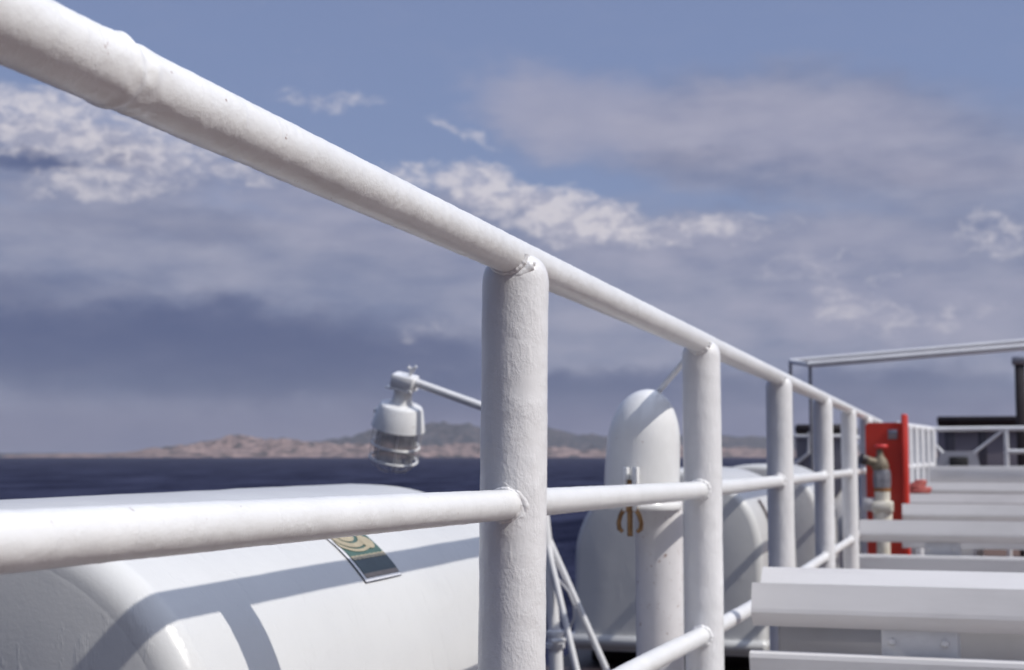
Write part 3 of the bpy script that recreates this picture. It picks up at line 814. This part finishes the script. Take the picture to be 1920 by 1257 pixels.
b2 = MB(); b2.lathe((cc.x, cy, 0), [(.09, 0), (.09, .02), (.03, .03), (.03, cc.z - .08), (.08, cc.z - .065), (.08, cc.z - .05)], 20)
reel = thing('hose_reel', (cc.x, cy, 0), 'small orange red hose coil low beside the far railing', 'hose reel')
part(coil, 'hose', HOSE, reel); part(b2, 'stand', WHITE_FAR, reel)

# ------------------------------------------------------------------ far end: deckhouse, pillar, fairlead, awning frame, boat
HYY = 17.0
w0, w1 = P(1752, 798, HYY), P(1752, 880, HYY)
house = thing('deckhouse', (w0.x + 2, HYY + .8, 0), 'dark grey low deckhouse with dark flat roof behind the far railing', 'deckhouse')
b = MB(); b.box((w0.x + .03, HYY, 0), (6, HYY + 1.8, w0.z), .02); part(b, 'wall', HOUSE, house)
zr0, zr1 = P(1760, 796, HYY - .1).z, P(1760, 783, HYY - .1).z
b = MB(); b.box((P(1757, 790, HYY - .1).x, HYY - .12, zr0), (6.2, HYY + 1.9, zr1 + .01), .015); part(b, 'roof', DARK, house)
for u0, u1 in ((1772, 1790), (1835, 1850)):
    b = MB(); b.box((bx(u0, 830, HYY), HYY - .012, .7), (bx(u1, 830, HYY), HYY + .001, w0.z - .05), .004); part(b, 'panel', simple('grey_panel_paint', (.085, .08, .10), (.11, .10, .125), 2, .5), house)
MY = 15.4
m0 = P(1905, 760, MY); m1_ = P(1924, 760, MY); mt = P(1905, 672, MY)
mast = thing('dark_pillar', ((m0.x + m1_.x) / 2, MY, 0), 'dark brown upright pillar with a small bracket at right edge', 'pillar')
b = MB(); b.box((m0.x, MY, 0), (m1_.x, MY + .12, mt.z), .012); part(b, 'shaft', DARK, mast)
b = MB(); b.box((P(1898, 680, MY).x, MY - .02, P(1898, 684, MY).z), (m1_.x + .1, MY + .14, P(1898, 669, MY).z), .01); part(b, 'bracket', STEEL, mast)
FY = YC + .3
f0, f1 = P(1757, 872, FY), P(1830, 846, FY)
fl = thing('fairlead', ((f0.x + f1.x) / 2, FY, 0), 'white trapezoid fairlead box with dark slot behind far railing', 'fairlead')
b = MB(); poly = [(f0.x, 0), (f1.x + .03, 0), (f1.x + .03, f0.z), (f1.x, f1.z), (f0.x + .03, f1.z), (f0.x, f0.z)]
xs0, xs1, zs0, zs1 = bx(1780, 862, FY), bx(1815, 862, FY), P(1780, 873, FY).z, P(1780, 857, FY).z
b.prism(poly, 'y', FY, FY + .25); part(b, 'body', simple('grey_white_paint', (.42, .42, .47), (.5, .5, .54), 6), fl)
b = MB(); b.box((xs0, FY - .02, zs0 - .1), (xs1, FY - .001, zs1), .004); part(b, 'slot', BLACK, fl)
# awning frame
AY = 14.6
aw = thing('awning_frame', (bx(1482, 690, AY), AY, 0), 'thin white double tube awning frame high above the far deck', 'awning frame')
ua, ub = P(1482, 678, AY), P(1930, 640, AY)
la, lb = P(1515, 684, AY - .5), P(1930, 650, AY - .5)
seg(ua, ub + (ub - ua) * .5, .026, 'tube', aw); seg(la, lb + (lb - la) * .5, .032, 'tube', aw); seg(ua, la, .022, 'tube', aw)
d_ = (ub - ua) * 1.5
seg(ua, (ua.x, ua.y, -.01), .016, 'post', aw, STEEL); seg((la.x + .02, la.y, la.z), (la.x + .02, la.y, -.01), .016, 'post', aw, STEEL)
seg(ua + d_, ((ua + d_).x, ua.y, 0), .03, 'post', aw, STEEL)
# rescue boat outside the rail
RY = 17.2
r0, r1 = P(1490, 800, RY), P(1592, 800, RY)
boat = thing('rescue_boat', ((r0.x + r1.x) / 2, RY + 1.2, -.01), 'dark covered white boat seen through the railing between third and fifth posts', 'boat')
zt1, zt0, zb0 = P(1500, 796, RY).z, P(1500, 815, RY).z, P(1500, 940, RY).z
def hull_ring(y, k, z0, z1):
    cxx = (r0.x + r1.x) / 2; hwid = (r1.x - r0.x) / 2 * k
    out = []
    for j in range(13):
        a = math.pi * j / 12; out.append((cxx + hwid * math.cos(a), y, z1 - (z1 - z0) * (math.sin(a) ** .6) * (.5 + .5 * k)))
    return out
b = MB(); b.rings([hull_ring(RY + 2.4 * t, k, zb0, zt0) for t, k in ((0, .96), (.02, 1), (.4, 1), (.75, .8), (.95, .35), (1, .05))]); part(b, 'hull', simple('grey_hull', (.20, .19, .22), (.28, .27, .30), 3), boat)
b = MB(); b.box((r0.x - .02, RY - .03, zt0 - .05), (r1.x + .02, RY + 1.9, zt0 + .0), .02); part(b, 'gunwale', WHITE_FAR, boat)
b = MB(); b.box((r0.x, RY, zt0 + .002), (r1.x, RY + 1.8, zt1), .03); part(b, 'cover', DARK, boat)
for yy in (.2, 1.2):
    b = MB(); b.box((r0.x + .05, RY + yy, -.01), (r1.x - .05, RY + yy + .15, zb0 + .12), .01); part(b, 'cradle', WHITE_FAR, boat)
b = MB(); b.tube([P(1490, 872, RY - .06), P(1516, 850, RY - .06), P(1517, 810, RY - .06)], .02, 8); part(b, 'grab_rail', WHITE_FAR, boat)

# ------------------------------------------------------------------ sea air
mb = MB(); mb.box((-16000, -2500, SEA - 8), (9000, 12500, 520))
hm = bpy.data.materials.new('sea_haze'); hm.use_nodes = True; hn = hm.node_tree; hn.nodes.clear()
pv = hn.nodes.new('ShaderNodeVolumePrincipled'); pv.inputs['Color'].default_value = (.86, .87, .95, 1); pv.inputs['Density'].default_value = 4.5e-5; pv.inputs['Anisotropy'].default_value = .2
ho = hn.nodes.new('ShaderNodeOutputMaterial'); hn.links.new(pv.outputs[0], ho.inputs['Volume'])
tag(mb.build('haze', hm, smooth=False), kind='stuff')
